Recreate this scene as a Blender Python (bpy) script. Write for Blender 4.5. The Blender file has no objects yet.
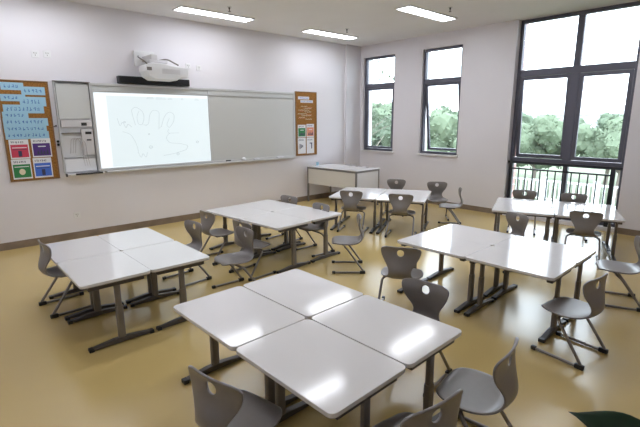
import bpy, bmesh, math, random
from mathutils import Vector, Matrix, noise
random.seed(7)
D = bpy.data
SC = bpy.context.scene
COL = SC.collection
R = math.radians

# ------------------------------------------------------------------ camera
CAM = Vector((6.90645, 1.60550, 1.66767))
YAW, PITCH, ROLL, FPX = 0.835803, -0.2124602, -0.0057793, 433.244
fw = Vector((-math.sin(YAW)*math.cos(PITCH), math.cos(YAW)*math.cos(PITCH), math.sin(PITCH)))
rt = Vector((math.cos(YAW), math.sin(YAW), 0))
up = rt.cross(fw)
r2 = rt*math.cos(ROLL)+up*math.sin(ROLL)
u2 = -rt*math.sin(ROLL)+up*math.cos(ROLL)
cd = D.cameras.new('camera'); cam = D.objects.new('camera', cd); COL.objects.link(cam)
cam.matrix_world = Matrix(((r2.x, u2.x, -fw.x, CAM.x), (r2.y, u2.y, -fw.y, CAM.y), (r2.z, u2.z, -fw.z, CAM.z), (0, 0, 0, 1)))
cd.sensor_width = 36; cd.lens = 36*FPX/640; cd.clip_start = 0.05; cd.clip_end = 600
SC.camera = cam

# ------------------------------------------------------------------ world, light, exposure
SC.view_settings.view_transform = 'Standard'
SC.view_settings.look = 'None'
SC.view_settings.gamma = 1
SC.view_settings.use_curve_mapping = False
SC.view_settings.exposure = 0.93
SC.cycles.use_denoising = True
SC.cycles.max_bounces = 8
SC.cycles.diffuse_bounces = 5
SC.cycles.glossy_bounces = 4
SC.cycles.transparent_max_bounces = 16
SC.cycles.sample_clamp_indirect = 6
SC.cycles.caustics_reflective = False
SC.cycles.caustics_refractive = False
SKY = 4.2
LAMP = 8.5
w = D.worlds.new('overcast_sky'); SC.world = w; w.use_nodes = True
nt = w.node_tree; bg = nt.nodes['Background']
tc = nt.nodes.new('ShaderNodeTexCoord'); sep = nt.nodes.new('ShaderNodeSeparateXYZ')
rp = nt.nodes.new('ShaderNodeValToRGB')
rp.color_ramp.elements[0].position = 0.42; rp.color_ramp.elements[0].color = (0.28, 0.30, 0.27, 1)
rp.color_ramp.elements[1].position = 0.50; rp.color_ramp.elements[1].color = (0.82, 0.90, 1.0, 1)
mp = nt.nodes.new('ShaderNodeMapRange'); mp.inputs[1].default_value = -1; mp.inputs[2].default_value = 1
nt.links.new(tc.outputs['Generated'], sep.inputs[0]); nt.links.new(sep.outputs[2], mp.inputs[0])
nt.links.new(mp.outputs[0], rp.inputs[0]); nt.links.new(rp.outputs[0], bg.inputs[0])
bg.inputs[1].default_value = SKY

# ------------------------------------------------------------------ materials
def mat(name, col, rough=.5, metal=0, spec=.5, coat=0, emit=None, es=1.0, build=None):
    m = D.materials.new(name); m.use_nodes = True
    b = m.node_tree.nodes['Principled BSDF']
    b.inputs['Base Color'].default_value = (*col, 1)
    b.inputs['Roughness'].default_value = rough
    b.inputs['Metallic'].default_value = metal
    b.inputs['Specular IOR Level'].default_value = spec
    b.inputs['Coat Weight'].default_value = coat
    if emit:
        b.inputs['Emission Color'].default_value = (*emit, 1); b.inputs['Emission Strength'].default_value = es
    if build: build(m.node_tree, b)
    return m
def mottled(c1, c2, scale, rvar=None, bump=0, detail=4, stretch=(1, 1, 1)):
    def f(nt, b):
        tc = nt.nodes.new('ShaderNodeTexCoord'); mp = nt.nodes.new('ShaderNodeMapping'); mp.inputs['Scale'].default_value = stretch
        n = nt.nodes.new('ShaderNodeTexNoise'); n.inputs['Scale'].default_value = scale; n.inputs['Detail'].default_value = detail
        r = nt.nodes.new('ShaderNodeValToRGB')
        r.color_ramp.elements[0].position = .35; r.color_ramp.elements[1].position = .65
        r.color_ramp.elements[0].color = (*c1, 1); r.color_ramp.elements[1].color = (*c2, 1)
        L = nt.links.new
        L(tc.outputs['Object'], mp.inputs[0]); L(mp.outputs[0], n.inputs['Vector']); L(n.outputs[0], r.inputs[0]); L(r.outputs[0], b.inputs['Base Color'])
        if rvar:
            n2 = nt.nodes.new('ShaderNodeTexNoise'); n2.inputs['Scale'].default_value = scale*.4; n2.inputs['Detail'].default_value = 5
            m2 = nt.nodes.new('ShaderNodeMapRange'); m2.inputs[1].default_value = .3; m2.inputs[2].default_value = .7
            m2.inputs[3].default_value = rvar[0]; m2.inputs[4].default_value = rvar[1]
            L(mp.outputs[0], n2.inputs['Vector']); L(n2.outputs[0], m2.inputs[0]); L(m2.outputs[0], b.inputs['Roughness'])
        if bump:
            bp = nt.nodes.new('ShaderNodeBump'); bp.inputs['Strength'].default_value = bump; bp.inputs['Distance'].default_value = .004
            L(n.outputs[0], bp.inputs['Height']); L(bp.outputs[0], b.inputs['Normal'])
    return f
def brick(nt, b):
    tc = nt.nodes.new('ShaderNodeTexCoord'); mp = nt.nodes.new('ShaderNodeMapping'); mp.inputs['Rotation'].default_value = (R(90), 0, R(90))
    t = nt.nodes.new('ShaderNodeTexBrick'); t.inputs['Scale'].default_value = 4
    t.inputs['Color1'].default_value = (.55, .30, .27, 1); t.inputs['Color2'].default_value = (.62, .38, .34, 1); t.inputs['Mortar'].default_value = (.8, .78, .78, 1)
    t.inputs['Mortar Size'].default_value = .03
    nt.links.new(tc.outputs['Object'], mp.inputs[0]); nt.links.new(mp.outputs[0], t.inputs['Vector']); nt.links.new(t.outputs[0], b.inputs['Base Color'])
def glassmat():
    m = D.materials.new('window_glass'); m.use_nodes = True; nt = m.node_tree; nt.nodes.clear()
    o = nt.nodes.new('ShaderNodeOutputMaterial'); mx = nt.nodes.new('ShaderNodeMixShader'); t = nt.nodes.new('ShaderNodeBsdfTransparent')
    g = nt.nodes.new('ShaderNodeBsdfGlossy'); g.inputs['Roughness'].default_value = .02; fr = nt.nodes.new('ShaderNodeFresnel'); fr.inputs[0].default_value = 1.4
    t.inputs[0].default_value = (.95, .97, .97, 1)
    nt.links.new(fr.outputs[0], mx.inputs[0]); nt.links.new(t.outputs[0], mx.inputs[1]); nt.links.new(g.outputs[0], mx.inputs[2]); nt.links.new(mx.outputs[0], o.inputs[0])
    return m
M = {}
M['wall'] = mat('wall_paint', (.77, .75, .79), .65, spec=.3, build=mottled((.765, .745, .785), (.78, .76, .80), 1.2))
M['ceiling'] = mat('ceiling_paint', (.72, .71, .70), .85, spec=.2, build=mottled((.82, .81, .82), (.84, .83, .84), 2))
M['floor'] = mat('ochre_vinyl', (.5, .4, .2), .21, spec=.75, build=mottled((.57, .42, .165), (.61, .455, .185), .5, detail=8))
M['base'] = mat('baseboard_tile', (.22, .17, .13), .4, build=mottled((.20, .15, .11), (.26, .20, .15), 5))
M['alu'] = mat('window_aluminium', (.12, .12, .155), .4, metal=.3)
M['rail'] = mat('black_steel', (.03, .032, .04), .4, metal=.3)
M['glass'] = glassmat()
M['sill'] = mat('white_stone', (.74, .73, .74), .35)
M['laminate'] = mat('white_laminate', (.80, .785, .79), .11, spec=.6)
M['edge'] = mat('grey_edge_band', (.42, .40, .37), .4)
M['steel'] = mat('taupe_painted_steel', (.20, .18, .165), .38, metal=.25)
M['steel_dark'] = mat('dark_steel', (.10, .09, .085), .38, metal=.3)
M['shell'] = mat('taupe_plastic', (.21, .19, .185), .30, spec=.7, build=mottled((.205, .188, .184), (.215, .197, .193), 30))
M['tube'] = mat('chair_tube', (.26, .24, .22), .3, metal=.7)
M['black'] = mat('black_plastic', (.018, .018, .02), .4)
M['desk'] = mat('light_grey_board', (.72, .70, .66), .4)
M['deskframe'] = mat('grey_metal_edge', (.25, .24, .24), .4, metal=.4)
M['board'] = mat('whiteboard_enamel', (.60, .61, .60), .22, spec=.5)
M['alurim'] = mat('satin_aluminium', (.66, .66, .66), .35, metal=.5)
M['white'] = mat('white_plastic', (.78, .78, .80), .4)
M['offwhite'] = mat('pale_grey_plastic', (.62, .60, .61), .45)
M['cork'] = mat('brown_cork', (.33, .17, .06), .85, spec=.2, build=mottled((.24, .105, .025), (.37, .18, .05), 60, bump=.4))
M['corkrim'] = mat('brown_wood_rim', (.25, .13, .05), .5)
M['paperblue'] = mat('light_blue_paper', (.36, .60, .76), .8, spec=.2)
M['paperwhite'] = mat('white_paper', (.78, .78, .80), .8, spec=.2)
M['inkblue'] = mat('blue_ink', (.02, .10, .42), .7)
M['inkdark'] = mat('dark_ink', (.05, .05, .10), .7)
M['red'] = mat('crimson_print', (.60, .05, .10), .6); M['purple'] = mat('purple_print', (.08, .03, .20), .6)
M['green'] = mat('green_print', (.03, .22, .07), .6); M['blue'] = mat('blue_print', (.06, .16, .62), .6)
M['orange'] = mat('orange_print', (.72, .28, .18), .6); M['cream'] = mat('cream_print', (.75, .68, .50), .6)
M['lamp'] = mat('lamp_diffuser', (.9, .9, .9), .5, emit=(.90, .93, 1), es=LAMP)
M['lamprim'] = mat('lamp_rim', (.75, .75, .75), .4)
M['screen'] = mat('projected_page', (.4, .4, .4), .5, emit=(.84, .93, 1.0), es=.5)
M['screenpage'] = mat('projected_sheet', (.36, .36, .36), .5, emit=(.70, .82, .86), es=.45)
M['screenline'] = mat('projected_line', (.22, .23, .24), .5, emit=(.62, .72, .76), es=.38)
M['leaf'] = mat('dark_green_leaf', (.008, .035, .015), .4)
M['stem'] = mat('green_stem', (.10, .20, .06), .5)
M['soil'] = mat('dark_soil', (.04, .025, .015), .95)
M['pot'] = mat('white_ceramic', (.75, .74, .72), .3)
M['brick'] = mat('red_brick', (.4, .15, .1), .8, build=brick)
M['grass'] = mat('lawn_green', (.2, .3, .12), .95, build=mottled((.13, .16, .10), (.18, .21, .14), .6))
M['fol1'] = mat('pale_foliage', (.135, .175, .115), .8, spec=.2)
M['fol2'] = mat('mid_foliage', (.10, .135, .09), .8, spec=.2)
M['bark'] = mat('grey_bark', (.25, .21, .18), .9)
M['concrete'] = mat('pale_concrete', (.55, .55, .57), .9)
M['fencewhite'] = mat('white_fence_paint', (.8, .8, .82), .6)

# ------------------------------------------------------------------ mesh helpers
class MB:
    def __init__(s): s.v = []; s.f = []; s.m = []; s.mi = 0
    def add(s, vs, fs):
        o = len(s.v); s.v += [tuple(v) for v in vs]; s.f += [tuple(i+o for i in f) for f in fs]; s.m += [s.mi]*len(fs); return s
    def box(s, x0, x1, y0, y1, z0, z1, mx=None):
        vs = [Vector(p) for p in ((x0,y0,z0),(x1,y0,z0),(x1,y1,z0),(x0,y1,z0),(x0,y0,z1),(x1,y0,z1),(x1,y1,z1),(x0,y1,z1))]
        if mx: vs = [mx @ v for v in vs]
        return s.add(vs, [(0,3,2,1),(4,5,6,7),(0,1,5,4),(1,2,6,5),(2,3,7,6),(3,0,4,7)])
    def prism(s, pts, z0, z1):      # polygon in xy
        n = len(pts)
        vs = [(x, y, z0) for x, y in pts]+[(x, y, z1) for x, y in pts]
        return s.add(vs, [tuple(range(n-1, -1, -1)), tuple(range(n, 2*n))]+[(i, (i+1) % n, n+(i+1) % n, n+i) for i in range(n)])
    def prism_x(s, pts, x0, x1):    # polygon in yz, ccw seen from +x
        n = len(pts)
        vs = [(x0, y, z) for y, z in pts]+[(x1, y, z) for y, z in pts]
        return s.add(vs, [tuple(range(n-1, -1, -1)), tuple(range(n, 2*n))]+[(i, (i+1) % n, n+(i+1) % n, n+i) for i in range(n)])
    def tube(s, pts, r, n=10, fil=0, caps=True, r1=None):
        P = [Vector(p) for p in pts]
        if fil:
            Q = [P[0]]
            for i in range(1, len(P)-1):
                a, b, c = P[i-1], P[i], P[i+1]
                la, lc = (a-b).length, (c-b).length; f = min(fil, la*.45, lc*.45)
                p0 = b+(a-b)/la*f; p2 = b+(c-b)/lc*f
                for k in range(6):
                    t = k/5; Q.append(p0*(1-t)**2+b*2*t*(1-t)+p2*t*t)
            Q.append(P[-1]); P = Q
        vs = []; fs = []; nrm = None; N = len(P)
        for i, p in enumerate(P):
            t = (P[min(i+1, N-1)]-P[max(i-1, 0)]).normalized()
            if nrm is None:
                nrm = t.orthogonal().normalized()
            nrm = (nrm-t*nrm.dot(t)).normalized(); bn = t.cross(nrm)
            rr = r if r1 is None else r+(r1-r)*i/(N-1)
            for k in range(n):
                a = 2*math.pi*k/n; vs.append(p+(nrm*math.cos(a)+bn*math.sin(a))*rr)
        for i in range(N-1):
            for k in range(n): fs.append((i*n+k, i*n+(k+1) % n, (i+1)*n+(k+1) % n, (i+1)*n+k))
        if caps: fs += [tuple(range(n-1, -1, -1)), tuple(range((N-1)*n, N*n))]
        return s.add(vs, fs)
    def lathe(s, prof, c=(0, 0, 0), n=24):
        vs = []; fs = []; N = len(prof)
        for r, z in prof:
            for k in range(n):
                a = 2*math.pi*k/n; vs.append((c[0]+r*math.cos(a), c[1]+r*math.sin(a), c[2]+z))
        for i in range(N-1):
            for k in range(n): fs.append((i*n+k, i*n+(k+1) % n, (i+1)*n+(k+1) % n, (i+1)*n+k))
        fs += [tuple(range(n-1, -1, -1)), tuple(range((N-1)*n, N*n))]
        return s.add(vs, fs)
    def build(s, name, m, parent=None, bevel=0, smooth=False, seg=2):
        me = D.meshes.new(name); me.from_pydata(s.v, [], s.f); me.update()
        for x in (m if isinstance(m, (list, tuple)) else [m]): me.materials.append(x)
        me.polygons.foreach_set('material_index', s.m)
        if smooth:
            me.polygons.foreach_set('use_smooth', [True]*len(me.polygons))
            try: me.set_sharp_from_angle(angle=R(40))
            except Exception: pass
        o = D.objects.new(name, me); COL.objects.link(o)
        if parent: o.parent = parent
        if bevel:
            b = o.modifiers.new('bevel', 'BEVEL'); b.width = bevel; b.segments = seg; b.limit_method = 'ANGLE'; b.angle_limit = R(35)
        return o
def tag(o, label=None, cat=None, group=None, kind=None):
    if label: o['label'] = label
    if cat: o['category'] = cat
    if group: o['group'] = group
    if kind: o['kind'] = kind
    return o
def empty(name, loc=(0, 0, 0), rz=0):
    o = D.objects.new(name, None); o.empty_display_size = .1; COL.objects.link(o); o.location = loc; o.rotation_euler = (0, 0, rz); return o
KIDS = {}
def copy_tree(o, parent=None):
    c = o.copy(); COL.objects.link(c); c.parent = parent
    for k in list(o.children): copy_tree(k, c)
    return c
def rrect(x0, x1, y0, y1, r, n=6):
    pts = []
    for cx, cy, a0 in ((x1-r, y1-r, 0), (x0+r, y1-r, 90), (x0+r, y0+r, 180), (x1-r, y0+r, 270)):
        for k in range(n+1):
            a = R(a0+90*k/n); pts.append((cx+r*math.cos(a), cy+r*math.sin(a)))
    return pts
def structure(o): o['kind'] = 'structure'; return o

# ------------------------------------------------------------------ room shell
XR, YB, YW, H, TH = 8.4, 0.7, 9.05, 3.24, 0.26
structure(MB().box(-.2, XR+.2, YB-.2, YW+TH, -.12, 0).build('floor', M['floor']))
structure(MB().box(-.2, XR+.2, YB-.2, YW+TH, H, H+.15).build('ceiling', M['ceiling']))
structure(MB().box(-.2, 0, YB-.2, YW+TH, 0, H).build('wall_left', M['wall']))
structure(MB().box(XR, XR+.2, YB-.2, YW+TH, 0, H).build('wall_right', M['wall']))
structure(MB().box(0, XR, YB-.2, YB, 0, H).build('wall_back', M['wall']))
# corner pier on the board wall
structure(MB().box(0, .05, 8.6, YW, 0, H).build('trim_1', M['wall']))
WIN = [(.14, 1.0, 1.0, 2.99), (1.68, 2.53, 1.0, 2.99), (3.50, 5.21, .06, H)]
mb = MB(); xs = 0
for x0, x1, z0, z1 in WIN:
    mb.box(xs, x0, YW, YW+TH, 0, H)
    mb.box(x0, x1, YW, YW+TH, 0, z0)
    if z1 < H: mb.box(x0, x1, YW, YW+TH, z1, H)
    xs = x1
mb.box(xs, XR, YW, YW+TH, 0, H)
structure(mb.build('wall_front', M['wall']))
structure(MB().box(0, .014, YB, 8.6, 0, .10).build('baseboard_left', M['base']))
mb = MB(); xs = .05
for x0, x1, z0, z1 in WIN[2:]:
    mb.box(xs, x0, YW-.014, YW, 0, .09); xs = x1
mb.box(xs, XR, YW-.014, YW, 0, .09)
structure(mb.build('baseboard_front', M['base']))
structure(MB().box(XR-.014, XR, YB, YW-.014, 0, .10).build('baseboard_right', M['base']))
structure(MB().box(.014, XR-.014, YB, YB+.014, 0, .10).build('baseboard_back', M['base']))

def frame_bars(mb, x0, x1, z0, z1, y0, y1, t):
    mb.box(x0, x0+t, y0, y1, z0, z1); mb.box(x1-t, x1, y0, y1, z0, z1)
    mb.box(x0+t, x1-t, y0, y1, z0, z0+t); mb.box(x0+t, x1-t, y0, y1, z1-t, z1)
def sash(win, x0, x1, z0, z1, y, t=.05, ang=0, handle=True):
    """a top-hung sash pivoting about its top edge"""
    e = MB(); frame_bars(e, x0-(x0+x1)/2, x1-(x0+x1)/2, z0-z1, 0, 0, .045, t)
    s = e.build('sash', M['alu'], win, bevel=.003)
    s.location = ((x0+x1)/2, y, z1); s.rotation_euler = (ang, 0, 0)
    hw = (x1-x0)/2
    g = MB().box(-hw+t, hw-t, .018, .026, z0-z1+t, -t).build('pane', M['glass'], s)
    if handle:
        h = MB().box(-.055, .055, -.03, -.018, z0-z1+.015, z0-z1+.032).box(-.01, .01, -.02, 0, z0-z1+.012, z0-z1+.035).build('handle', M['alu'], s)
    return s
def small_window(i, x0, x1, z0, z1, ang):
    win = structure(empty('window_%d' % i))
    y = YW+.045
    f = MB(); frame_bars(f, x0, x1, z0, z1, y, y+.07, .045); f.box(x0+.045, x1-.045, y, y+.07, 2.345, 2.435)
    fo = f.build('window_frame', M['alu'], win, bevel=.003)
    MB().box(x0+.045, x1-.045, y+.03, y+.038, 2.435, z1-.045).build('pane', M['glass'], fo)
    sash(win, x0+.05, x1-.05, z0+.05, 2.34, y+.005, .042, ang)
    MB().box(x0-.03, x1+.03, YW-.035, YW+.04, z0-.035, z0).build('window_sill', M['sill'], win, bevel=.004)
small_window(1, *WIN[0], 0.0)
small_window(2, *WIN[1], R(8))
def big_window(i, x0, x1, ang):
    win = structure(empty('window_%d' % i))
    y = YW+.11; xm = (x0+x1)/2+.045
    f = MB(); frame_bars(f, x0, x1, .06, H, y, y+.08, .055)
    f.box(x0+.055, x1-.055, y, y+.08, 2.35, 2.455)
    f.box(xm-.048, xm+.048, y+.002, y+.078, 2.455, H-.055)
    f.box(xm-.06, xm+.06, y+.002, y+.078, 1.02, 2.35)
    f.box(x0+.055, x1-.055, y-.002, y+.08, .945, 1.02)
    f.box(xm-.035, xm+.035, y+.002, y+.078, .115, .945)
    fo = f.build('window_frame', M['alu'], win, bevel=.004)
    for a, b, c, d in ((x0+.055, xm-.048, 2.455, H-.055), (xm+.048, x1-.055, 2.455, H-.055), (x0+.055, xm-.035, .115, .945), (xm+.035, x1-.055, .115, .945)):
        MB().box(a, b, y+.035, y+.043, c, d).build('pane', M['glass'], fo)
    sash(win, x0+.06, xm-.062, 1.025, 2.345, y+.005, .055, ang)
    sash(win, xm+.062, x1-.06, 1.025, 2.345, y+.005, .055, 0)
    # guard rail inside the glazing
    g = MB(); yr = YW+.055
    g.box(x0+.01, x1-.01, yr-.02, yr+.02, .925, .965)
    g.box(x0+.07, x1-.12, yr-.012, yr+.012, .825, .85); g.box(x0+.07, x1-.12, yr-.012, yr+.012, .13, .155)
    g.box(x0+.05, x0+.09, yr-.018, yr+.018, 0, .925); g.box(x1-.16, x1-.10, yr-.018, yr+.018, 0, .925)
    gr = g.build('guard_rail', M['rail'], win)
    x = x0+.09+.105
    b = MB()
    while x < x1-.2:
        b.box(x-.008, x+.008, yr-.008, yr+.008, .155, .825); x += .118
    b.build('baluster', M['rail'], gr)
big_window(3, WIN[2][0], WIN[2][1], R(3))
for x0, x1, z0, z1 in WIN:      # light portals in the openings (guide sampling only, give no light of their own)
    l = D.lights.new('window_portal', 'AREA'); l.shape = 'RECTANGLE'; l.size = x1-x0; l.size_y = z1-z0; l.cycles.is_portal = True
    o = D.objects.new('window_portal', l); COL.objects.link(o); o.location = ((x0+x1)/2, YW+TH+.02, (z0+z1)/2); o.rotation_euler = (R(-90), 0, 0)

# ------------------------------------------------------------------ ceiling lights
def ceiling_light():
    r = empty('ceiling_light')
    f = MB(); h = .02
    f.box(-.135, .135, -.62, -.6, -h, 0); f.box(-.135, .135, .6, .62, -h, 0); f.box(-.135, -.12, -.6, .6, -h, 0); f.box(.12, .135, -.6, .6, -h, 0)
    f.build('lamp_frame', M['lamprim'], r)
    MB().box(-.12, .12, -.6, .6, -.014, -.002).build('diffuser', M['lamp'], r)
    return r
L0 = None
cl_label = {(0, 1): 'long recessed strip light above the projector and lit whiteboard', (0, 2): 'recessed strip light nearest the corner, above the right corkboard end of the board wall',
            (1, 2): 'recessed strip light on the ceiling closest to the two narrow windows'}
for i, x in enumerate((.665, 2.785, 4.905)):
    for j, y in enumerate((2.75, 5.15, 7.55)):
        o = L0 if L0 else ceiling_light()
        if L0: o = copy_tree(L0)
        L0 = L0 or o
        o.location = (x, y, H-.001)
        tag(o, cl_label.get((i, j), 'ceiling strip light outside the picture, %s row from the whiteboard, %s from the windows' % (('first', 'second', 'third')[i], ('third', 'second', 'first')[j])), 'ceiling light', 'recessed ceiling strip lights')
for k, (x, y, lb) in enumerate(((1.15, 5.1, 'above the projected screen'), (1.18, 7.45, 'near the room corner'), (3.2, 7.5, 'near the narrow windows'))):
    s = empty('sprinkler_head', (x, y, H)) 
    MB().lathe([(.035, -.006), (.035, 0)], n=16).build('collar', M['alurim'], s)
    MB().lathe([(.018, -.062), (.02, -.058), (.006, -.055), (.006, -.03), (.012, -.028), (.012, -.004)], n=12).build('nozzle', M['steel_dark'], s)
    tag(s, 'small sprinkler head on the ceiling beside the strip light '+lb, 'sprinkler', 'ceiling sprinklers')

# ------------------------------------------------------------------ whiteboard wall
def yzbox(mb, y0, y1, z0, z1, x0, x1): return mb.box(x0, x1, y0, y1, z0, z1)
wb = tag(empty('whiteboard', (0, 3.0, .95)), 'long wall whiteboard with aluminium frame, screen area and pen tray', 'whiteboard')
def rel(o): return o
def wbbox(name, y0, y1, z0, z1, x0, x1, m, parent=wb, bevel=0):
    o = MB().box(x0, x1, y0-3.0, y1-3.0, z0-.95, z1-.95).build(name, m, parent, bevel); return o
wbbox('right_panel', 5.29, 7.12, .985, 2.165, .02, .045, M['board'])
wbbox('screen_panel', 3.49, 5.285, .985, 2.165, .02, .04, M['board'])
f = MB()
for y0, y1, z0, z1 in ((3.46, 7.15, 2.165, 2.20), (3.46, 7.15, .95, .985), (3.46, 3.49, .985, 2.165), (7.12, 7.15, .985, 2.165)):
    f.box(.0, .055, y0-3, y1-3, z0-.95, z1-.95)
f.box(0, .05, 5.275-3, 5.295-3, .035, 1.215)
f.build('board_frame', M['alurim'], wb, bevel=.003)
wbbox('top_track', 3.47, 7.14, 2.085, 2.10, .045, .058, M['alurim'])
wbbox('pen_tray', 3.55, 7.1, .925, .95, 0.0, .10, M['alurim'], bevel=.004)
pj = wbbox('projected_image', 3.49, 5.27, .99, 2.075, .0405, .0415, M['screen'])
def cur(mb, pts, x=.0428, r=.0034): mb.tube([(x, a-3.0, b-.95) for a, b in pts], r, 4, fil=.05, caps=False)
pg = wbbox('projected_sheet', 3.66, 5.265, 1.0, 2.03, .0415, .042, M['screenpage'])
ln = MB()
def pxp(px, py):     # crop pixels on the projected page -> wall
    return (3.50+px/626*1.78, 2.07-(py-12)/415*1.08)
def lobe(pts): cur(ln, [pxp(*p) for p in pts])
lobe([(190, 190), (180, 140), (175, 100), (200, 85), (235, 110), (240, 150), (225, 190), (205, 185), (200, 140), (215, 110)])
lobe([(245, 190), (260, 185), (270, 130), (290, 100), (325, 110), (320, 160), (315, 215)])
lobe([(330, 200), (350, 140), (380, 110), (410, 125), (405, 170), (375, 210), (360, 190), (380, 150)])
lobe([(100, 150), (110, 200), (125, 165), (140, 210), (150, 180), (170, 200)])
lobe([(120, 225), (160, 240), (180, 280), (190, 320), (192, 345)])
lobe([(232, 188), (250, 192)]); lobe([(318, 205), (332, 200)])
lobe([(372, 215), (362, 232), (375, 242)])
lobe([(430, 240), (370, 240), (350, 270), (370, 300), (430, 305), (480, 320), (470, 345), (400, 365), (330, 375)])
lobe([(190, 345), (205, 385), (215, 350), (232, 385), (240, 350)])
for cx, cy, s in ((262, 320, 12), (540, 300, 10), (415, 370, 10), (258, 243, 5), (135, 172, 6)):
    lobe([(cx-s, cy), (cx, cy-s), (cx+s, cy), (cx, cy+s), (cx-s, cy), (cx+s, cy)])
for a, b in ((260, 300), (310, 370), (378, 405), (455, 470), (538, 565)):
    lobe([(a, 38), (b, 38)]); lobe([(a+4, 31), (b-4, 31)])
ln.build('drawn_lines', M['screenline'], pj)
# eraser and chalk on the tray
for y, lb, c in ((5.60, 'small dark eraser lying on the pen tray beside the lit screen', 'eraser'),):
    e = tag(empty('board_eraser', (.05, y, .95)), lb, c)
    MB().box(-.025, .025, -.05, .05, 0, .012).build('felt', M['offwhite'], e); MB().box(-.022, .022, -.048, .048, .012, .03).build('grip', M['black'], e, bevel=.004)
for y, l, z, lb in ((5.92, .10, .035, 'crumpled white cloth standing on the pen tray, left of the others'), (6.2, .16, .02, 'flat crumpled white cloth on the middle of the pen tray'), (6.75, .2, .022, 'folded white cloth on the right end of the pen tray')):
    b = bmesh.new(); bmesh.ops.create_icosphere(b, subdivisions=3, radius=1)
    for v in b.verts:
        n = noise.noise_vector(v.co*2+Vector((y, 0, 0)))*.35
        v.co = v.co+n; v.co.x *= .035; v.co.y *= l/2; v.co.z = max(v.co.z, -.6)*z+z*.6
    me = D.meshes.new('board_cloth'); b.to_mesh(me); b.free(); me.materials.append(M['paperwhite'])
    for p in me.polygons: p.use_smooth = True
    o = D.objects.new('board_cloth', me); COL.objects.link(o); o.location = (.05, y, .9505)
    tag(o, lb, 'cloth', 'cloths on the pen tray')

# teacher control cabinet at the left end of the board
cb = tag(empty('control_cabinet', (0, 3.02, .93)), 'pale wall cabinet with controls and fold-down shelf at left end of whiteboard', 'cabinet')
def cbb(name, y0, y1, z0, z1, x0, x1, m, parent=cb, bevel=0): return MB().box(x0, x1, y0-3.02, y1-3.02, z0-.93, z1-.93).build(name, m, parent, bevel)
cbb('back_plate', 3.03, 3.435, .96, 2.19, 0, .012, M['white'])
f = MB()
f.box(0, .065, -.012, .002, .03, 1.265); f.box(0, .065, .425, .437, .03, 1.265)
f.build('cabinet_frame', M['alurim'], cb, bevel=.003)
MB().box(0, .07, -.012, .437, 1.265, 1.275).build('top_strip', M['steel'], cb)
cbb('upper_door', 3.03, 3.435, 1.70, 2.175, .012, .05, M['board'], bevel=.003)
dv = cbb('control_panel', 3.04, 3.43, 1.59, 1.69, .012, .06, M['offwhite'], bevel=.003)
cbb('display', 3.29, 3.36, 1.61, 1.65, .06, .063, M['black'], dv)
cbb('equipment_slot', 3.04, 3.28, 1.50, 1.515, .012, .065, M['steel'])
d2 = cbb('socket_panel', 3.28, 3.43, 1.20, 1.56, .012, .05, M['offwhite'], bevel=.003)
cbb('socket', 3.33, 3.41, 1.49, 1.525, .05, .053, M['black'], d2); cbb('socket', 3.34, 3.40, 1.40, 1.42, .05, .053, M['black'], d2)
cbb('inner_shelf', 3.035, 3.43, 1.168, 1.178, .012, .05, M['alurim'])
lw = cbb('lower_tray', 3.03, 3.43, .975, 1.15, .012, .045, M['white'], bevel=.003)
cw = MB()
for k in range(3):
    a = 3.12+.03*k
    cw.tube([(.03, a-3.02, .30), (.06, a-3.01, .42), (.065, a+.02-3.02, .50), (.07, a+.09-3.02, .52), (.065, a+.14-3.02, .44), (.05, a+.15-3.02, .25), (.04, a+.17-3.02, .10)], .005, 6, fil=.03)
cw.build('cable', M['offwhite'], cb, smooth=True)
sh = MB(); sh.prism([(0, 0), (.0, .44), (.15, .48), (.17, .46), (.17, .04), (.14, .0)], .0, .02)
so = sh.build('fold_down_shelf', M['white'], cb, bevel=.003)
MB().box(.165, .185, .10, .45, .004, .03).build('shelf_handle', M['black'], so, bevel=.003)
MB().box(.10, .16, -.012, 0.002, -.01, .03).build('shelf_hinge', M['black'], so)
# hooks at the left side of the cabinet
for z, lb in ((1.60, 'upper small black hook on wall between corkboard and cabinet'), (1.40, 'upper black knob on wall left of cabinet'), (1.355, 'lower black knob on wall left of cabinet')):
    if z > 1.5:
        o = MB().tube([(0, -.012, .0), (.03, -.012, .0), (.04, .0, .012), (.03, .014, .02), (0, .014, .0)], .006, 8, fil=.01).build('wall_hook', M['black'], smooth=True); o.location = (0, 2.975, z)
    else:
        b = MB().lathe([(.012, 0), (.012, .012), (.017, .014), (.017, .024), (.010, .03)], n=16); b.v = [(z2, x2, y2) for x2, y2, z2 in b.v]
        o = b.build('wall_button', M['black'], smooth=True); o.location = (0, 2.985, z)
    tag(o, lb.replace('knob', 'button'), 'hook' if z > 1.5 else 'button')

# soundbar and projector
sb = tag(empty('soundbar', (0, 4.39, 2.21)), 'long black bar speaker mounted above the lit screen', 'speaker')
MB().box(.012, .10, -.55, .55, 0, .105).build('casing', M['black'], sb, bevel=.008)
MB().box(0, .012, -.4, .4, .02, .085).build('wall_bracket', M['steel_dark'], sb)
MB().box(.10, .104, -.53, .53, .012, .093).build('grille', mat('speaker_cloth', (.012, .012, .014), .9), sb)
pr = tag(empty('projector', (.0, 4.35, 2.42)), 'white short-throw projector on a wall arm above the soundbar', 'projector')
b = MB().prism_x([(-.25, .03), (-.25, -.05), (-.21, -.12), (-.13, -.165), (.2, -.165), (.26, -.125), (.37, -.12), (.39, -.08), (.39, .0), (.36, .02), (-.0, .06), (-.15, .065)], .20, .50)
b.build('projector_body', M['white'], pr, bevel=.012, seg=3)
g = MB()
for k in range(5): g.box(.5, .504, -.02+.0*k, .25, -.02-.014*k, -.014-.014*k)
g.build('vent_grille', M['offwhite'], pr)
MB().box(.497, .505, -.24, -.17, -.045, -.0).build('lens_window', M['steel'], pr, bevel=.003)
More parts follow.
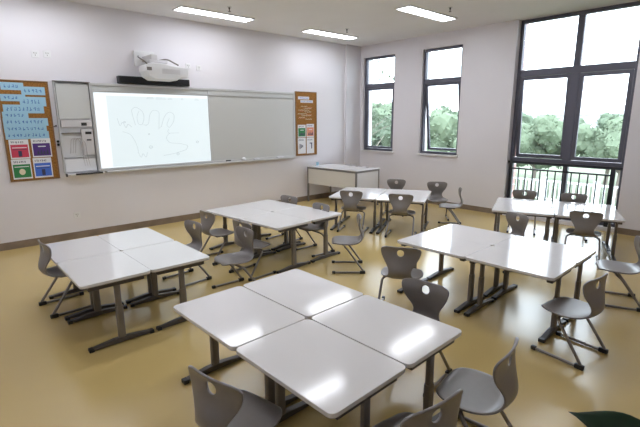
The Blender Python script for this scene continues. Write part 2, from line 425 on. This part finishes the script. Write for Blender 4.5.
MB().box(0, .06, -.24, .06, .05, .27).build('wall_plate', M['white'], pr, bevel=.006)
MB().box(.03, .40, -.13, -.03, .115, .19).box(.28, .40, -.16, .12, .075, .12).build('arm', M['offwhite'], pr, bevel=.01)
MB().tube([(.05, -.18, .20), (.2, -.24, .16), (.32, -.2, .10), (.30, -.15, .06)], .009, 8, fil=.04).tube([(.30, .02, .12), (.33, .14, .15), (.34, .24, .10), (.36, .30, .07)], .011, 8, fil=.05).build('cable', M['steel'], pr, smooth=True)

# wall plates and sockets
for k, (y, z, lb) in enumerate(((2.857, 2.53, 'left square socket plate high on wall above the blue notices'), (2.994, 2.54, 'right square socket plate high on wall above control cabinet'),
        (4.978, 2.535, 'left small white plate on wall right of projector'), (5.165, 2.52, 'right small white plate on wall right of projector'),
        (3.107, .344, 'white power socket low on the wall behind the left table group'))):
    s = tag(empty('wall_socket', (0, y, z)), lb, 'socket')
    MB().box(0, .009, -.043, .043, -.043, .043).build('plate', M['white'], s, bevel=.003)
    m2 = MB()
    for a, c in ((-.012, .012), (.012, .012), (0, -.014)): m2.box(.009, .0098, a-.004, a+.004, c-.007, c+.007)
    m2.build('pin_holes', M['steel'], s)

# ------------------------------------------------------------------ corkboards and papers
def corkboard(y0, y1, z0, z1, lb):
    r = tag(empty('corkboard', (0, (y0+y1)/2, z0)), lb, 'corkboard'); hw = (y1-y0)/2; hh = z1-z0
    MB().box(0, .014, -hw+.015, hw-.015, .015, hh-.015).build('cork_panel', M['cork'], r)
    f = MB(); f.box(0, .022, -hw, -hw+.015, 0, hh); f.box(0, .022, hw-.015, hw, 0, hh); f.box(0, .022, -hw+.015, hw-.015, 0, .015); f.box(0, .022, -hw+.015, hw-.015, hh-.015, hh)
    f.build('rim', M['corkrim'], r, bevel=.002)
corkboard(2.385, 2.955, .895, 2.19, 'tall brown corkboard of blue notices at the far left of the board wall')
corkboard(7.19, 7.756, .956, 2.226, 'narrow brown corkboard hung right of the whiteboard')
def scribble(mb, y0, y1, z0, z1, rows, x, cw=None):
    """rows of small pen strokes"""
    rh = (z1-z0)/rows
    for r in range(rows):
        h = rh*.55; zc = z1-rh*(r+.5); cwid = (cw or h*.95); y = y0
        while y+cwid*.8 < y1:
            for _ in range(3):
                a = y+random.random()*cwid*.45; c = zc+(random.random()-.5)*h
                mb.box(x, x+.0008, a, a+cwid*.35, c-.0028, c+.0028)
            a = y+cwid*(.2+.4*random.random()); mb.box(x, x+.0008, a, a+.005, zc-h/2, zc+h/2)
            y += cwid
strips = [(2.429, 2.676, 2.065, 2.16, 'top left light blue notice strip on left corkboard'), (2.642, 2.91, 2.011, 2.114, 'light blue notice strip at top right of left corkboard'),
          (2.41, 2.68, 1.926, 2.013, 'second light blue notice strip down the left edge of corkboard'), (2.61, 2.905, 1.868, 1.985, 'light blue notice strip at right, second from the top right'),
          (2.422, 2.87, 1.776, 1.884, 'wide light blue notice strip in fifth row of left corkboard'), (2.404, 2.684, 1.705, 1.794, 'short light blue notice strip at left beside bare cork patch'),
          (2.401, 2.898, 1.615, 1.714, 'wide light blue notice strip just under the bare cork patch'), (2.398, 2.871, 1.53, 1.626, 'wide light blue notice strip, second from lowest'),
          (2.402, 2.89, 1.444, 1.544, 'lowest wide blue notice strip directly above the coloured posters')]
for k, (a, b, c, d, lb) in enumerate(strips):
    x = .0145+.0011*(k % 4)
    o = tag(empty('paper_strip', (0, 0, 0)), lb, 'paper', 'blue notice strips on the left corkboard')
    o.location = (x, (a+b)/2, c)
    MB().box(0, .0008, -(b-a)/2, (b-a)/2, 0, d-c).build('sheet', M['paperblue'], o)
    t = MB(); scribble(t, -(b-a)/2+.03, (b-a)/2-.03, .015, d-c-.015, 1, .0009, .042); t.build('lettering', M['inkblue'], o)
def card(name, y0, y1, z0, z1, m, lb, x, style, group):
    o = tag(empty(name, (x, (y0+y1)/2, z0)), lb, 'poster', group); hw = (y1-y0)/2; h = z1-z0
    MB().box(0, .0008, -hw, hw, 0, h).build('sheet', M['paperwhite'], o)
    if m: MB().box(.0009, .0016, -hw+.012, hw-.012, .018*(h/.24), h*.74).build('printed_field', m, o)
    t = MB(); scribble(t, -hw+.02, hw-.04, h*.78, h*.95, 1, .0009, .02); t.build('heading', M['inkdark'], o)
    t = MB()
    if style == 'figure':
        t.box(.0018, .0024, -.02, .02, h*.12, h*.42); t.box(.0018, .0024, -.075, .075, h*.47, h*.50); t.build('picture', M['inkdark'], o)
        t2 = MB(); t2.box(.0018, .0024, -.08, .08, h*.56, h*.60); t2.build('caption', M['paperwhite'], o)
    elif style == 'disc':
        n = 20; t.prism_x([(.035*math.cos(2*math.pi*k/n), h*.36+.04*math.sin(2*math.pi*k/n)) for k in range(n)], .0018, .0024); t.build('picture', M['cream'], o)
        t2 = MB(); t2.box(.0018, .0024, -.08, .08, h*.6, h*.64); t2.build('caption', M['paperwhite'], o)
    elif style == 'shapes':
        for k in range(4):
            a = -.06+.035*k; t.prism_x([(a, h*.15), (a+.03, h*.15), (a+.022, h*(.35+.08*(k % 2))), (a+.006, h*.3)], .0018, .0024)
        t.build('picture', M['inkdark'], o)
        t2 = MB(); t2.box(.0018, .0024, -.04, .05, h*.55, h*.60); t2.build('caption', M['paperwhite'], o)
    elif style == 'sketch':
        for k in range(3): t.box(.001, .0016, -.06+.035*k, -.038+.035*k, h*(.30+.05*k), h*(.62-.04*k))
        t.build('picture', M['inkdark'], o)
    elif style == 'sketch2':
        t.box(.001, .0016, -.02, .05, h*.62, h*.68); t.box(.001, .0016, .02, .045, h*.3, h*.62); t.build('picture', M['inkdark'], o)
card('poster', 2.425, 2.64, 1.19, 1.44, M['red'], 'crimson poster card, upper left of four on left corkboard', .0185, 'figure', 'poster cards on the left corkboard')
card('poster', 2.67, 2.894, 1.20, 1.448, M['purple'], 'dark purple poster card, upper right of four on left corkboard', .0185, 'shapes', 'poster cards on the left corkboard')
card('poster', 2.42, 2.635, .925, 1.185, M['green'], 'green poster card with pale round picture on left corkboard', .0175, 'disc', 'poster cards on the left corkboard')
card('poster', 2.66, 2.875, .925, 1.19, M['blue'], 'bright blue poster card at the bottom of left corkboard', .0175, 'figure', 'poster cards on the left corkboard')
card('poster', 7.245, 7.452, 1.325, 1.575, M['green'], 'small green card on the right corkboard', .0150, 'shapes', 'cards on the right corkboard')
card('poster', 7.475, 7.68, 1.325, 1.59, M['orange'], 'small red and orange card on the right corkboard', .0150, 'shapes', 'cards on the right corkboard')
card('poster', 7.24, 7.45, .996, 1.315, None, 'white card with several dark shapes on the right corkboard, lower left', .0150, 'sketch', 'cards on the right corkboard')
card('poster', 7.475, 7.68, .99, 1.315, None, 'white card with one dark curved mark on the right corkboard, lower right', .0150, 'sketch2', 'cards on the right corkboard')
for (a, b, c, d, m, ms, lb) in ((7.24, 7.67, 1.99, 2.14, M['paperwhite'], M['blue'], 'white title strips with blue lettering at top of right corkboard'),):
    o = tag(empty('title_sheet', (.0148, (a+b)/2, c)), lb, 'paper'); s = MB()
    s.box(0, .0008, -.19, .10, .085, .14); s.box(0, .0008, -.13, .2, .02, .07); s.build('sheet', m, o)
    t = MB(); scribble(t, -.18, .09, .09, .135, 1, .0009, .03); t.build('lettering', ms, o); t2 = MB(); scribble(t2, -.12, .19, .025, .065, 1, .0009, .03); t2.build('lettering', ms, o)
o = tag(empty('handwritten_list', (.0148, 7.45, 1.62)), 'rows of small pale and red lettering on right corkboard', 'lettering')
t = MB(); 
for r_, (a, b) in enumerate(((-.12, .08), (-.04, .17), (-.18, .12), (-.02, .16), (-.2, .05), (-.1, .17), (-.17, .0), (0, .18))):
    scribble(t, a, b, .30-.036*r_, .336-.036*r_, 1, 0, .026)
t.build('pale_lettering', M['cream'], o)
t = MB()
for r_, (a, b) in enumerate(((.06, .19), (-.15, -.03), (.02, .18), (-.19, .0))): scribble(t, a, b, .28-.07*r_, .32-.07*r_, 1, 0, .026)
t.build('red_lettering', M['orange'], o)

# ------------------------------------------------------------------ student table
TW, TD, TZ = .712, .508, .53
def make_table():
    r = empty('student_table')
    top = MB().prism(rrect(-TW/2, TW/2, -TD/2, TD/2, .035), TZ-.022, TZ).build('tabletop', M['laminate'], r, bevel=.003)
    MB().prism(rrect(-TW/2+.004, TW/2-.004, -TD/2+.004, TD/2-.004, .032), TZ-.026, TZ-.022).build('edge_band', M['edge'], top)
    z0, z1 = TZ-.061, TZ-.026
    f = MB(); xa = TW/2-.06
    f.box(-xa, xa, -.15, -.12, z0, z1); f.box(-xa, xa, .12, .15, z0, z1)
    f.build('under_frame', M['steel_dark'], r, bevel=.003)
    for s in (-1, 1):
        x = s*(TW/2-.045)
        c = MB().box(x-.022, x+.022, -.20, .20, z0, z1).build('cross_bar', M['steel_dark'], r, bevel=.003)
        l = MB().prism(rrect(x-.014, x+.014, -.023, .023, .009, 3), .27, z0).build('leg', M['steel'], r, smooth=True)
        MB().prism(rrect(x-.018, x+.018, -.028, .028, .011, 3), .045, .30).build('leg_sleeve', M['steel'], l, smooth=True)
        ft = MB(); ft.prism_x([(-.235, .008), (.235, .008), (.235, .024), (.06, .046), (-.06, .046), (-.235, .024)], x-.021, x+.021)
        fo = ft.build('foot', M['steel_dark'], r, bevel=.004)
        for e in (-1, 1): MB().box(x-.023, x+.023, min(e*.205, e*.24), max(e*.205, e*.24), 0, .027).build('glide', M['black'], fo, bevel=.003)
    return r
T0 = make_table(); t_used = False
def place_table(x, y, rz, label, group, scl=(1, 1, 1)):
    global t_used
    o = T0 if not t_used else copy_tree(T0)
    t_used = True
    o.location = (x, y, 0); o.rotation_euler = (0, 0, rz); o.scale = scl; tag(o, label, 'table', group)
def group4(cx, cy, rz, w, d, names, group, scl=(1, 1, 1)):
    for (sx, sy), lb in zip(((-1, -1), (-1, 1), (1, -1), (1, 1)), names):
        dx, dy = sx*w/4, sy*d/4
        place_table(cx+dx*math.cos(rz)-dy*math.sin(rz), cy+dx*math.sin(rz)+dy*math.cos(rz), rz, lb, group, scl)
group4(5.101, 3.139, .0186, 1.436, 1.034, ('left table of the foreground cluster of four white tables', 'back table of the foreground cluster, farthest from the viewer',
       'nearest white table in the foreground cluster, its corner at the bottom edge', 'right table of the foreground cluster of four white tables'), 'foreground cluster tables')
group4(2.930, 2.783, -.0, 1.440, 1.0175, ('far left table in the cluster by the left wall, beside a lone chair', 'back table of the left cluster, nearest the wall socket side and board',
       'front table of the left cluster, nearest the viewer', 'right table of the left cluster, next to a tucked-in chair'), 'left cluster tables')
group4(5.118, 5.362, .011, 1.430, 1.0175, ('left table of the cluster in front of the tall window', 'back table of the cluster in front of the tall window',
       'front table of the right cluster, nearest the viewer', 'right table of the cluster in front of the tall window, mirroring its light'), 'right cluster tables')
group4(2.495, 4.776, .076, 1.446, 1.068, ('far left table of the cluster below the lit screen', 'far right table of the cluster below the blank half of the whiteboard',
       'near left table of the cluster below the whiteboard, ahead of the chairs at left', 'near right table of the cluster below the whiteboard'), 'whiteboard cluster tables', (1.01, 1.045, 1))
group4(2.568, 6.839, .494, 1.444, 1.026, ('front left table of the turned cluster before the narrow windows', 'back left table of the turned cluster, nearest the teacher desk',
       'front right table of the turned cluster before the narrow windows', 'back right table of the turned cluster, nearest the window wall'), 'turned cluster tables')
group4(4.833, 7.61, .374, 1.440, 1.030, ('front left table of the cluster against the tall window railing', 'back left table of the cluster against the tall window railing',
       'front right table of the cluster against the tall window railing', 'back right table of the cluster against the tall window railing'), 'window cluster tables')

# ------------------------------------------------------------------ chair
def make_chair():
    r = empty('classroom_chair')
    # profile: (y, z, halfwidth, edge curl y, edge curl z)
    P = [(.182, .319, .070, 0, -.006), (.174, .327, .112, 0, -.003), (.150, .332, .146, 0, .002), (.105, .330, .172, 0, .005), (.045, .325, .184, 0, .008), (-.015, .321, .180, 0, .010),
         (-.070, .321, .163, 0, .012), (-.115, .328, .138, .004, .012), (-.150, .347, .112, .012, .008), (-.170, .378, .096, .020, .003), (-.172, .412, .096, .024, 0),
         (-.161, .446, .112, .024, 0), (-.146, .480, .134, .022, 0), (-.135, .512, .152, .020, 0), (-.130, .542, .164, .018, 0), (-.130, .570, .170, .018, 0), (-.134, .593, .168, .018, 0), (-.140, .609, .150, .016, 0), (-.144, .616, .118, .012, 0)]
    # arc length resample
    acc = [0]
    for a, b in zip(P, P[1:]): acc.append(acc[-1]+math.hypot(b[0]-a[0], b[1]-a[1]))
    def at(s):
        s = max(0, min(acc[-1], s))
        for i in range(len(P)-1):
            if s <= acc[i+1]+1e-9:
                t = (s-acc[i])/(acc[i+1]-acc[i])
                p0 = P[max(i-1, 0)]; p1 = P[i]; p2 = P[i+1]; p3 = P[min(i+2, len(P)-1)]
                return [.5*((2*b)+(-a+c)*t+(2*a-5*b+4*c-d)*t*t+(-a+3*b-3*c+d)*t**3) for a, b, c, d in zip(p0, p1, p2, p3)]
    NS, NU = 44, 16
    def pos(u, s):      # u in metres or fraction handled by caller
        q = at(s); h = q[2]; f = (u/h) if h else 0
        return (u, q[0]+q[3]*f*f, q[1]+q[4]*f*f)
    S = acc[-1]; verts = []; faces = []
    sc = acc[15]-.008; ru, rs = .030, .030
    js = [j*S/NS for j in range(NS+1)]
    j0 = min(range(NS+1), key=lambda j: abs(js[j]-(sc-.03))); j1 = j0+4
    sc = (js[j0]+js[j1])/2; i0, i1 = NU//2-2, NU//2+2
    for j in range(NS+1):
        h = at(js[j])[2]
        for i in range(NU+1):
            u = (-1+2*i/NU)*h; s = js[j]
            if i0 <= i <= i1 and j0 <= j <= j1 and (i in (i0, i1) or j in (j0, j1)):
                a = math.atan2((j-(j0+j1)/2), (i-(i0+i1)/2)); u = ru*math.cos(a); s = sc+rs*math.sin(a)
            verts.append(pos(u, s))
    W = NU+1
    for j in range(NS):
        for i in range(NU):
            if i0 <= i < i1 and j0 <= j < j1: continue
            faces.append((j*W+i, j*W+i+1, (j+1)*W+i+1, (j+1)*W+i))
    used = sorted({k for f in faces for k in f}); mp_ = {k: n for n, k in enumerate(used)}
    m = MB(); m.add([verts[k] for k in used], [tuple(mp_[k] for k in f) for f in faces])
    o = m.build('seat_shell', M['shell'], r)
    o.data.polygons.foreach_set('use_smooth', [True]*len(o.data.polygons))
    sm = o.modifiers.new('thickness', 'SOLIDIFY'); sm.thickness = .012; sm.offset = 0
    bv = o.modifiers.new('round', 'BEVEL'); bv.width = .004; bv.segments = 2; bv.limit_method = 'ANGLE'; bv.angle_limit = R(50)
    MB().box(-.085, .085, -.05, .07, .296, .314).build('mounting_plate', M['steel_dark'], r, bevel=.004)
    for s in (-1, 1):
        t = MB().tube([(s*.03, .045, .292), (s*.13, .040, .290), (s*.172, .010, .272), (s*.183, -.163, .030), (s*.183, -.145, .014), (s*.183, .165, .014)], .011, 10, fil=.035)
        to = t.build('runner', M['tube'], r, smooth=True)
        MB().box(s*.183-.014, s*.183+.014, -.185, -.125, 0, .034).build('glide', M['black'], to, bevel=.006)
        MB().box(s*.183-.014, s*.183+.014, .145, .182, 0, .030).build('glide', M['black'], to, bevel=.006)
    return r
C0 = make_chair(); c_used = False
def chair(x, y, head, label, group, scl=1):
    global c_used
    o = C0 if not c_used else copy_tree(C0)
    c_used = True
    o.location = (x, y, 0); o.rotation_euler = (0, 0, R(head-90)); o.scale = (scl, scl, scl); tag(o, label, 'chair', group)
for a in (
    (2.565, 2.385, 93, 'taupe chair tucked in at the far left end of the left cluster', 'chairs around the left cluster', 1.04),
    (2.67, 3.50, -85, 'taupe chair on the right side of the left cluster, its back toward the whiteboard cluster', 'chairs around the left cluster'),
    (2.27, 4.10, 92, 'taupe chair at the far left corner of the whiteboard cluster, seat pointing right', 'chairs around the whiteboard cluster'),
    (2.99, 4.125, 93, 'taupe chair half under the whiteboard cluster, behind the outward-facing chair', 'chairs around the whiteboard cluster'),
    (3.29, 3.74, -92, 'taupe chair turned away from the whiteboard cluster, seat toward the left cluster', 'chairs around the whiteboard cluster'),
    (2.12, 5.235, -84, 'taupe chair mostly hidden behind the far right corner of the whiteboard cluster', 'chairs around the whiteboard cluster'),
    (2.85, 5.17, -93, 'taupe chair pushed under the right side of the whiteboard cluster', 'chairs around the whiteboard cluster'),
    (3.60, 5.02, -133, 'taupe chair standing alone in the aisle, seen from its side', 'chairs in the aisle'),
    (2.435, 6.33, 118, 'taupe chair at the left front of the turned cluster, back to the viewer', 'chairs around the turned cluster', 1.04),
    (3.13, 6.62, 118, 'taupe chair at the right front of the turned cluster, back to the viewer', 'chairs around the turned cluster', 1.04),
    (2.13, 7.73, -62, 'taupe chair behind the turned cluster below the wall between the narrow windows', 'chairs around the turned cluster'),
    (2.84, 7.98, -52, 'taupe chair at the back right corner of the turned cluster, below the second narrow window', 'chairs around the turned cluster'),
    (3.32, 7.64, -145, 'taupe chair seen edge-on, right of the turned cluster near the wall', 'chairs around the turned cluster'),
    (4.23, 8.13, -68, 'taupe chair with back against the left half of the window railing', 'chairs around the window cluster'),
    (4.85, 8.32, -68, 'taupe chair with back against the right half of the window railing', 'chairs around the window cluster'),
    (4.80, 6.38, 247, 'taupe chair between the right cluster and window cluster, front of its back showing', 'chairs around the right cluster'),
    (5.30, 7.30, 108, 'taupe chair at the front of the window cluster, back to the viewer', 'chairs around the window cluster'),
    (5.95, 6.18, 203, 'taupe chair at the right edge of the picture, partly cut off', 'chairs around the right cluster'),
    (5.98, 4.893, 173, 'taupe chair at the near right corner of the right cluster, whole frame visible', 'chairs around the right cluster'),
    (4.69, 4.58, 120, 'taupe chair facing the left corner of the right cluster, back to the viewer', 'chairs around the right cluster'),
    (5.382, 3.81, -83, 'taupe chair behind the right table of the foreground cluster, facing the viewer', 'chairs around the foreground cluster'),
    (5.35, 2.49, 102, 'taupe chair at the bottom left, at the left side of the foreground cluster', 'chairs around the foreground cluster'),
    (6.0, 3.485, 189, 'taupe chair at the right end of the foreground cluster with grey seat in full view', 'chairs around the foreground cluster'),
    (5.99, 2.93, 172, 'taupe chair cut off by the bottom edge, only its backrest visible', 'chairs around the foreground cluster'),
): chair(*a)

# ------------------------------------------------------------------ teacher desk
td = tag(empty('teacher_desk', (.735, 7.80, 0), R(2.5)), 'white-topped teacher desk with pale modesty panel in the corner', 'desk')
hx, hy, tz = .67, .35, .74
MB().box(-hx, hx, -hy, hy, tz-.012, tz).build('desktop', M['laminate'], td, bevel=.003)
f = MB(); f.box(-hx, hx, -hy, -hy+.03, tz-.05, tz-.012); f.box(-hx, hx, hy-.03, hy, tz-.05, tz-.012); f.box(-hx, -hx+.03, -hy+.03, hy-.03, tz-.05, tz-.012); f.box(hx-.03, hx, -hy+.03, hy-.03, tz-.05, tz-.012)
f.build('frame', M['deskframe'], td, bevel=.003)
for sx in (-1, 1):
    for sy in (-1, 1):
        x = sx*(hx-.016); y = sy*(hy-.016)
        MB().box(x-.015, x+.015, y-.015, y+.015, 0, tz-.05).build('leg', M['deskframe'], td, bevel=.003)
MB().box(-hx+.032, hx-.032, -hy+.008, -hy+.022, .385, tz-.052).build('front_panel', M['desk'], td)
MB().box(hx-.022, hx-.008, -hy+.032, hy-.032, .15, tz-.052).build('side_panel', M['white'], td)
cu = tag(empty('small_cup', (.14, 7.66, .74)), 'small blue and white cup on the left end of the teacher desk', 'cup')
MB().lathe([(.026, 0), (.03, .07), (.027, .07), (.024, .008)], n=20).build('cup_body', M['paperblue'], cu, smooth=True)
MB().lathe([(.031, .07), (.031, .078), (.02, .082)], n=20).build('lid', M['white'], cu, smooth=True)
for x, y, lb in ((.78, 8.08, 'thin metal wire stand on the back of the teacher desk, left of two'), (1.05, 8.10, 'thin metal wire stand on the back of the teacher desk, right of two')):
    st = tag(empty('wire_stand', (x, y, .74)), lb, 'stand')
    MB().tube([(-.09, 0, .005), (-.09, 0, .06), (.09, 0, .06), (.09, 0, .005)], .004, 8, fil=.02).build('wire_frame', M['alurim'], st, smooth=True)
    MB().box(-.1, -.08, -.03, .03, 0, .006).box(.08, .1, -.03, .03, 0, .006).build('feet', M['steel_dark'], st)

# ------------------------------------------------------------------ potted plant at the bottom right
pp = tag(empty('potted_plant', (6.80, 2.62, 0)), 'potted plant whose dark green leaf tip enters at the bottom right corner', 'plant')
MB().lathe([(.11, 0), (.15, .26), (.155, .28), (.14, .28), (.13, .24)], n=28).build('pot', M['pot'], pp, smooth=True)
MB().lathe([(.02, .235), (.128, .24), (.01, .245)], n=24).build('soil', M['soil'], pp)
def leaf(a, b, wd, sag, nrm=(0, 0, 1)):
    a, b = Vector(a), Vector(b); d = b-a; side = d.cross(Vector(nrm)).normalized(); n_ = side.cross(d).normalized()
    m = MB(); N = 14; vs = []
    for i in range(N+1):
        t = i/N; hw = wd*(math.sin(math.pi*min(1, t*.92+.06))**.8)*(1-t**5)
        c = a+d*t+n_*(sag*4*t*(1-t))
        for k in (-1, -.5, 0, .5, 1): vs.append(c+side*hw*k+n_*abs(k)*hw*.25)
    fs = [(i*5+k, i*5+k+1, (i+1)*5+k+1, (i+1)*5+k) for i in range(N) for k in range(4)]
    m.add(vs, fs); o = m.build('leaf', M['leaf'], pp)
    o.data.polygons.foreach_set('use_smooth', [True]*len(o.data.polygons))
    s = o.modifiers.new('thickness', 'SOLIDIFY'); s.thickness = .0015
    return o
base = Vector((6.80, 2.62, 0))
root = Vector((6.80, 3.02, .72))-base; tip = Vector((6.551, 2.936, .80))-base
leaf(root, tip, .062, .035, (CAM-Vector((6.6, 3, .8))).normalized()+Vector((0, 0, .6)))
MB().tube([(0, 0, .24), (.0, .12, .5), (.02, .24, .70), tuple(root)], .006, 8, fil=.05).build('stem', M['stem'], pp, smooth=True)
for k in range(7):
    a = R(200+k*40); h = .40+.05*(k % 3); q0 = Vector((.05*math.cos(a), .05*math.sin(a), h)); q1 = Vector((.24*math.cos(a), .24*math.sin(a), h+.03*((k % 2)*2-1)))
    leaf(q0, q1, .045, .03)
    MB().tube([(.02*math.cos(a), .02*math.sin(a), .24), tuple(q0)], .005, 6).build('stem', M['stem'], pp, smooth=True)

# ------------------------------------------------------------------ outside
GZ = -3.6
structure(MB().box(-90, 70, YW+TH+.0, 160, GZ-.2, GZ).build('ground', M['grass']))
for k, (x0, x1, z0, z1, dp) in enumerate(((-.34, .13, GZ, 4.2, .05), (2.9, 3.46, GZ, 4.2, .22))):
    structure(MB().box(x0, x1, YW+TH, YW+TH+dp, z0, z1).build('trim_%d' % (k+2), M['brick']))
def tree(x, y, h, w_, n, m, label, seed, trunk=.16, sparse=False, group='trees beyond the windows'):
    rnd = random.Random(seed)
    t = tag(empty('leafy_tree', (x, y, GZ)), label, 'tree', group)
    tm = MB().tube([(0, 0, 0), (.1, .05, h*.35), (-.05, .1, h*.7)], trunk, 8, fil=.3, r1=trunk*.4)
    lobes = [(Vector((rnd.gauss(0, w_*.33), rnd.gauss(0, w_*.33), h*(.42+.40*rnd.random()))), w_*(.16+.2*rnd.random())) for _ in range(22 if not sparse else 14)]
    for c, r_ in lobes: tm.tube([(0, .05, h*.3), tuple(c*.6+Vector((0, 0, h*.12))), tuple(c)], trunk*.35, 5, fil=.3, r1=.012)
    if sparse:
        for c, r_ in lobes:
            for _ in range(5):
                e = c+Vector((rnd.gauss(0, 1), rnd.gauss(0, 1), abs(rnd.gauss(0, 1))))*r_*.9
                tm.tube([tuple(c), tuple((c+e)/2+Vector((rnd.gauss(0, .1), 0, .1))), tuple(e)], .012, 4, r1=.005)
    tm.build('trunk', M['bark'], t)
    if not sparse:      # solid inner masses under the leaves
        bb = bmesh.new()
        for c, r_ in lobes:
            g_ = bmesh.ops.create_icosphere(bb, subdivisions=3, radius=r_*.85, matrix=Matrix.Translation(c))
            for v in g_['verts']: v.co += (v.co-c)*noise.noise(v.co*1.7)*.5
        me = D.meshes.new('crown'); bb.to_mesh(me); bb.free(); me.materials.append(m)
        o = D.objects.new('crown', me); COL.objects.link(o); o.parent = t
    lm = MB(); vs = []; fs = []
    for _ in range(n):
        c, r_ = rnd.choice(lobes)
        d = Vector((rnd.gauss(0, 1), rnd.gauss(0, 1), rnd.gauss(0, 1))).normalized()
        p = c+d*r_*(.75+.35*rnd.random()); s = .06+.07*rnd.random()
        a = Vector((rnd.gauss(0, 1), rnd.gauss(0, 1), rnd.gauss(0, 1))).normalized(); b = a.orthogonal().normalized()
        k = len(vs); vs += [p-a*s, p-b*s*.5, p+a*s, p+b*s*.5]; fs.append((k, k+1, k+2, k+3))
    lm.add(vs, fs); lm.build('leaves', m, t)
# seen through the tall window
specs = [(-6.3, 35, 5.7, 3.4, 5000, 'fol1'), (-10.5, 41, 6.0, 3.6, 4000, 'fol2'), (-3.4, 42, 6.0, 3.4, 4000, 'fol2'), (-.9, 35, 5.8, 3.5, 5000, 'fol1'), (-15.5, 35, 6.0, 3.6, 3000, 'fol1'), (4.6, 40, 6.4, 3.6, 3000, 'fol2')]
tl = ['pale round tree behind white fence, left of the tall window mullion', 'darker tree at the left edge of the tall window view', 'darker tree seen beyond and between the two pale trees', 'large pale tree behind white fence, right of the tall window mullion', 'pale tree hidden by the wall left of the tall window', 'tree beyond the right side of the tall window']
for k, (x, y, h, w_, n, m) in enumerate(specs): tree(x, y, h, w_, n, M[m], tl[k], 20+k)
# seen through the narrow windows
for k, (x, y, h, w_, n, m, lb) in enumerate(((-9.0, 20.5, 6.6, 3.2, 6000, 'fol2', 'green tree filling the lower left narrow window'), (-14.5, 25.5, 7.2, 3.4, 5000, 'fol1', 'pale tree beyond the left narrow window'),
        (-4.6, 20.5, 6.3, 3.0, 6000, 'fol1', 'pale green tree seen through the right narrow window'), (-8.3, 27.5, 7.0, 3.2, 5000, 'fol2', 'green tree farther back between the two narrow window views'))):
    tree(x, y, h, w_, n, M[m], lb, 50+k)
tree(-6.9, 16.5, 9.6, 3.4, 260, M['fol2'], 'tall sparse tree with thin bare twigs outside the narrow windows', 81, trunk=.10, sparse=True)
# white fence
fe = tag(empty('garden_fence', (-5, 31, GZ)), 'long white picket fence outside beyond the tall window', 'fence')
f = MB()
f.box(-14, 16, -.03, .03, 1.30, 1.42); f.box(-14, 16, -.03, .03, .15, .25)
f.build('fence_rail', M['fencewhite'], fe)
pk = MB(); x = -14
while x < 16: pk.box(x, x+.11, -.02, .02, .25, 1.30); x += .27
pk.build('pickets', M['fencewhite'], fe)
for k in range(11): MB().box(-14+3*k-.16, -14+3*k+.16, -.16, .16, 0, 1.6).build('fence_post', M['fencewhite'], fe, bevel=.02)
bd = tag(empty('distant_building', (-26, 92, GZ)), 'faint low grey building on the horizon behind the trees', 'building')
MB().box(-22, 18, 0, 10, 0, 6.0).build('walls', M['concrete'], bd)
MB().prism_x([(-.5, 6.0), (10.5, 6.0), (5, 7.6)], -22.5, 18.5).build('roof', M['concrete'], bd)
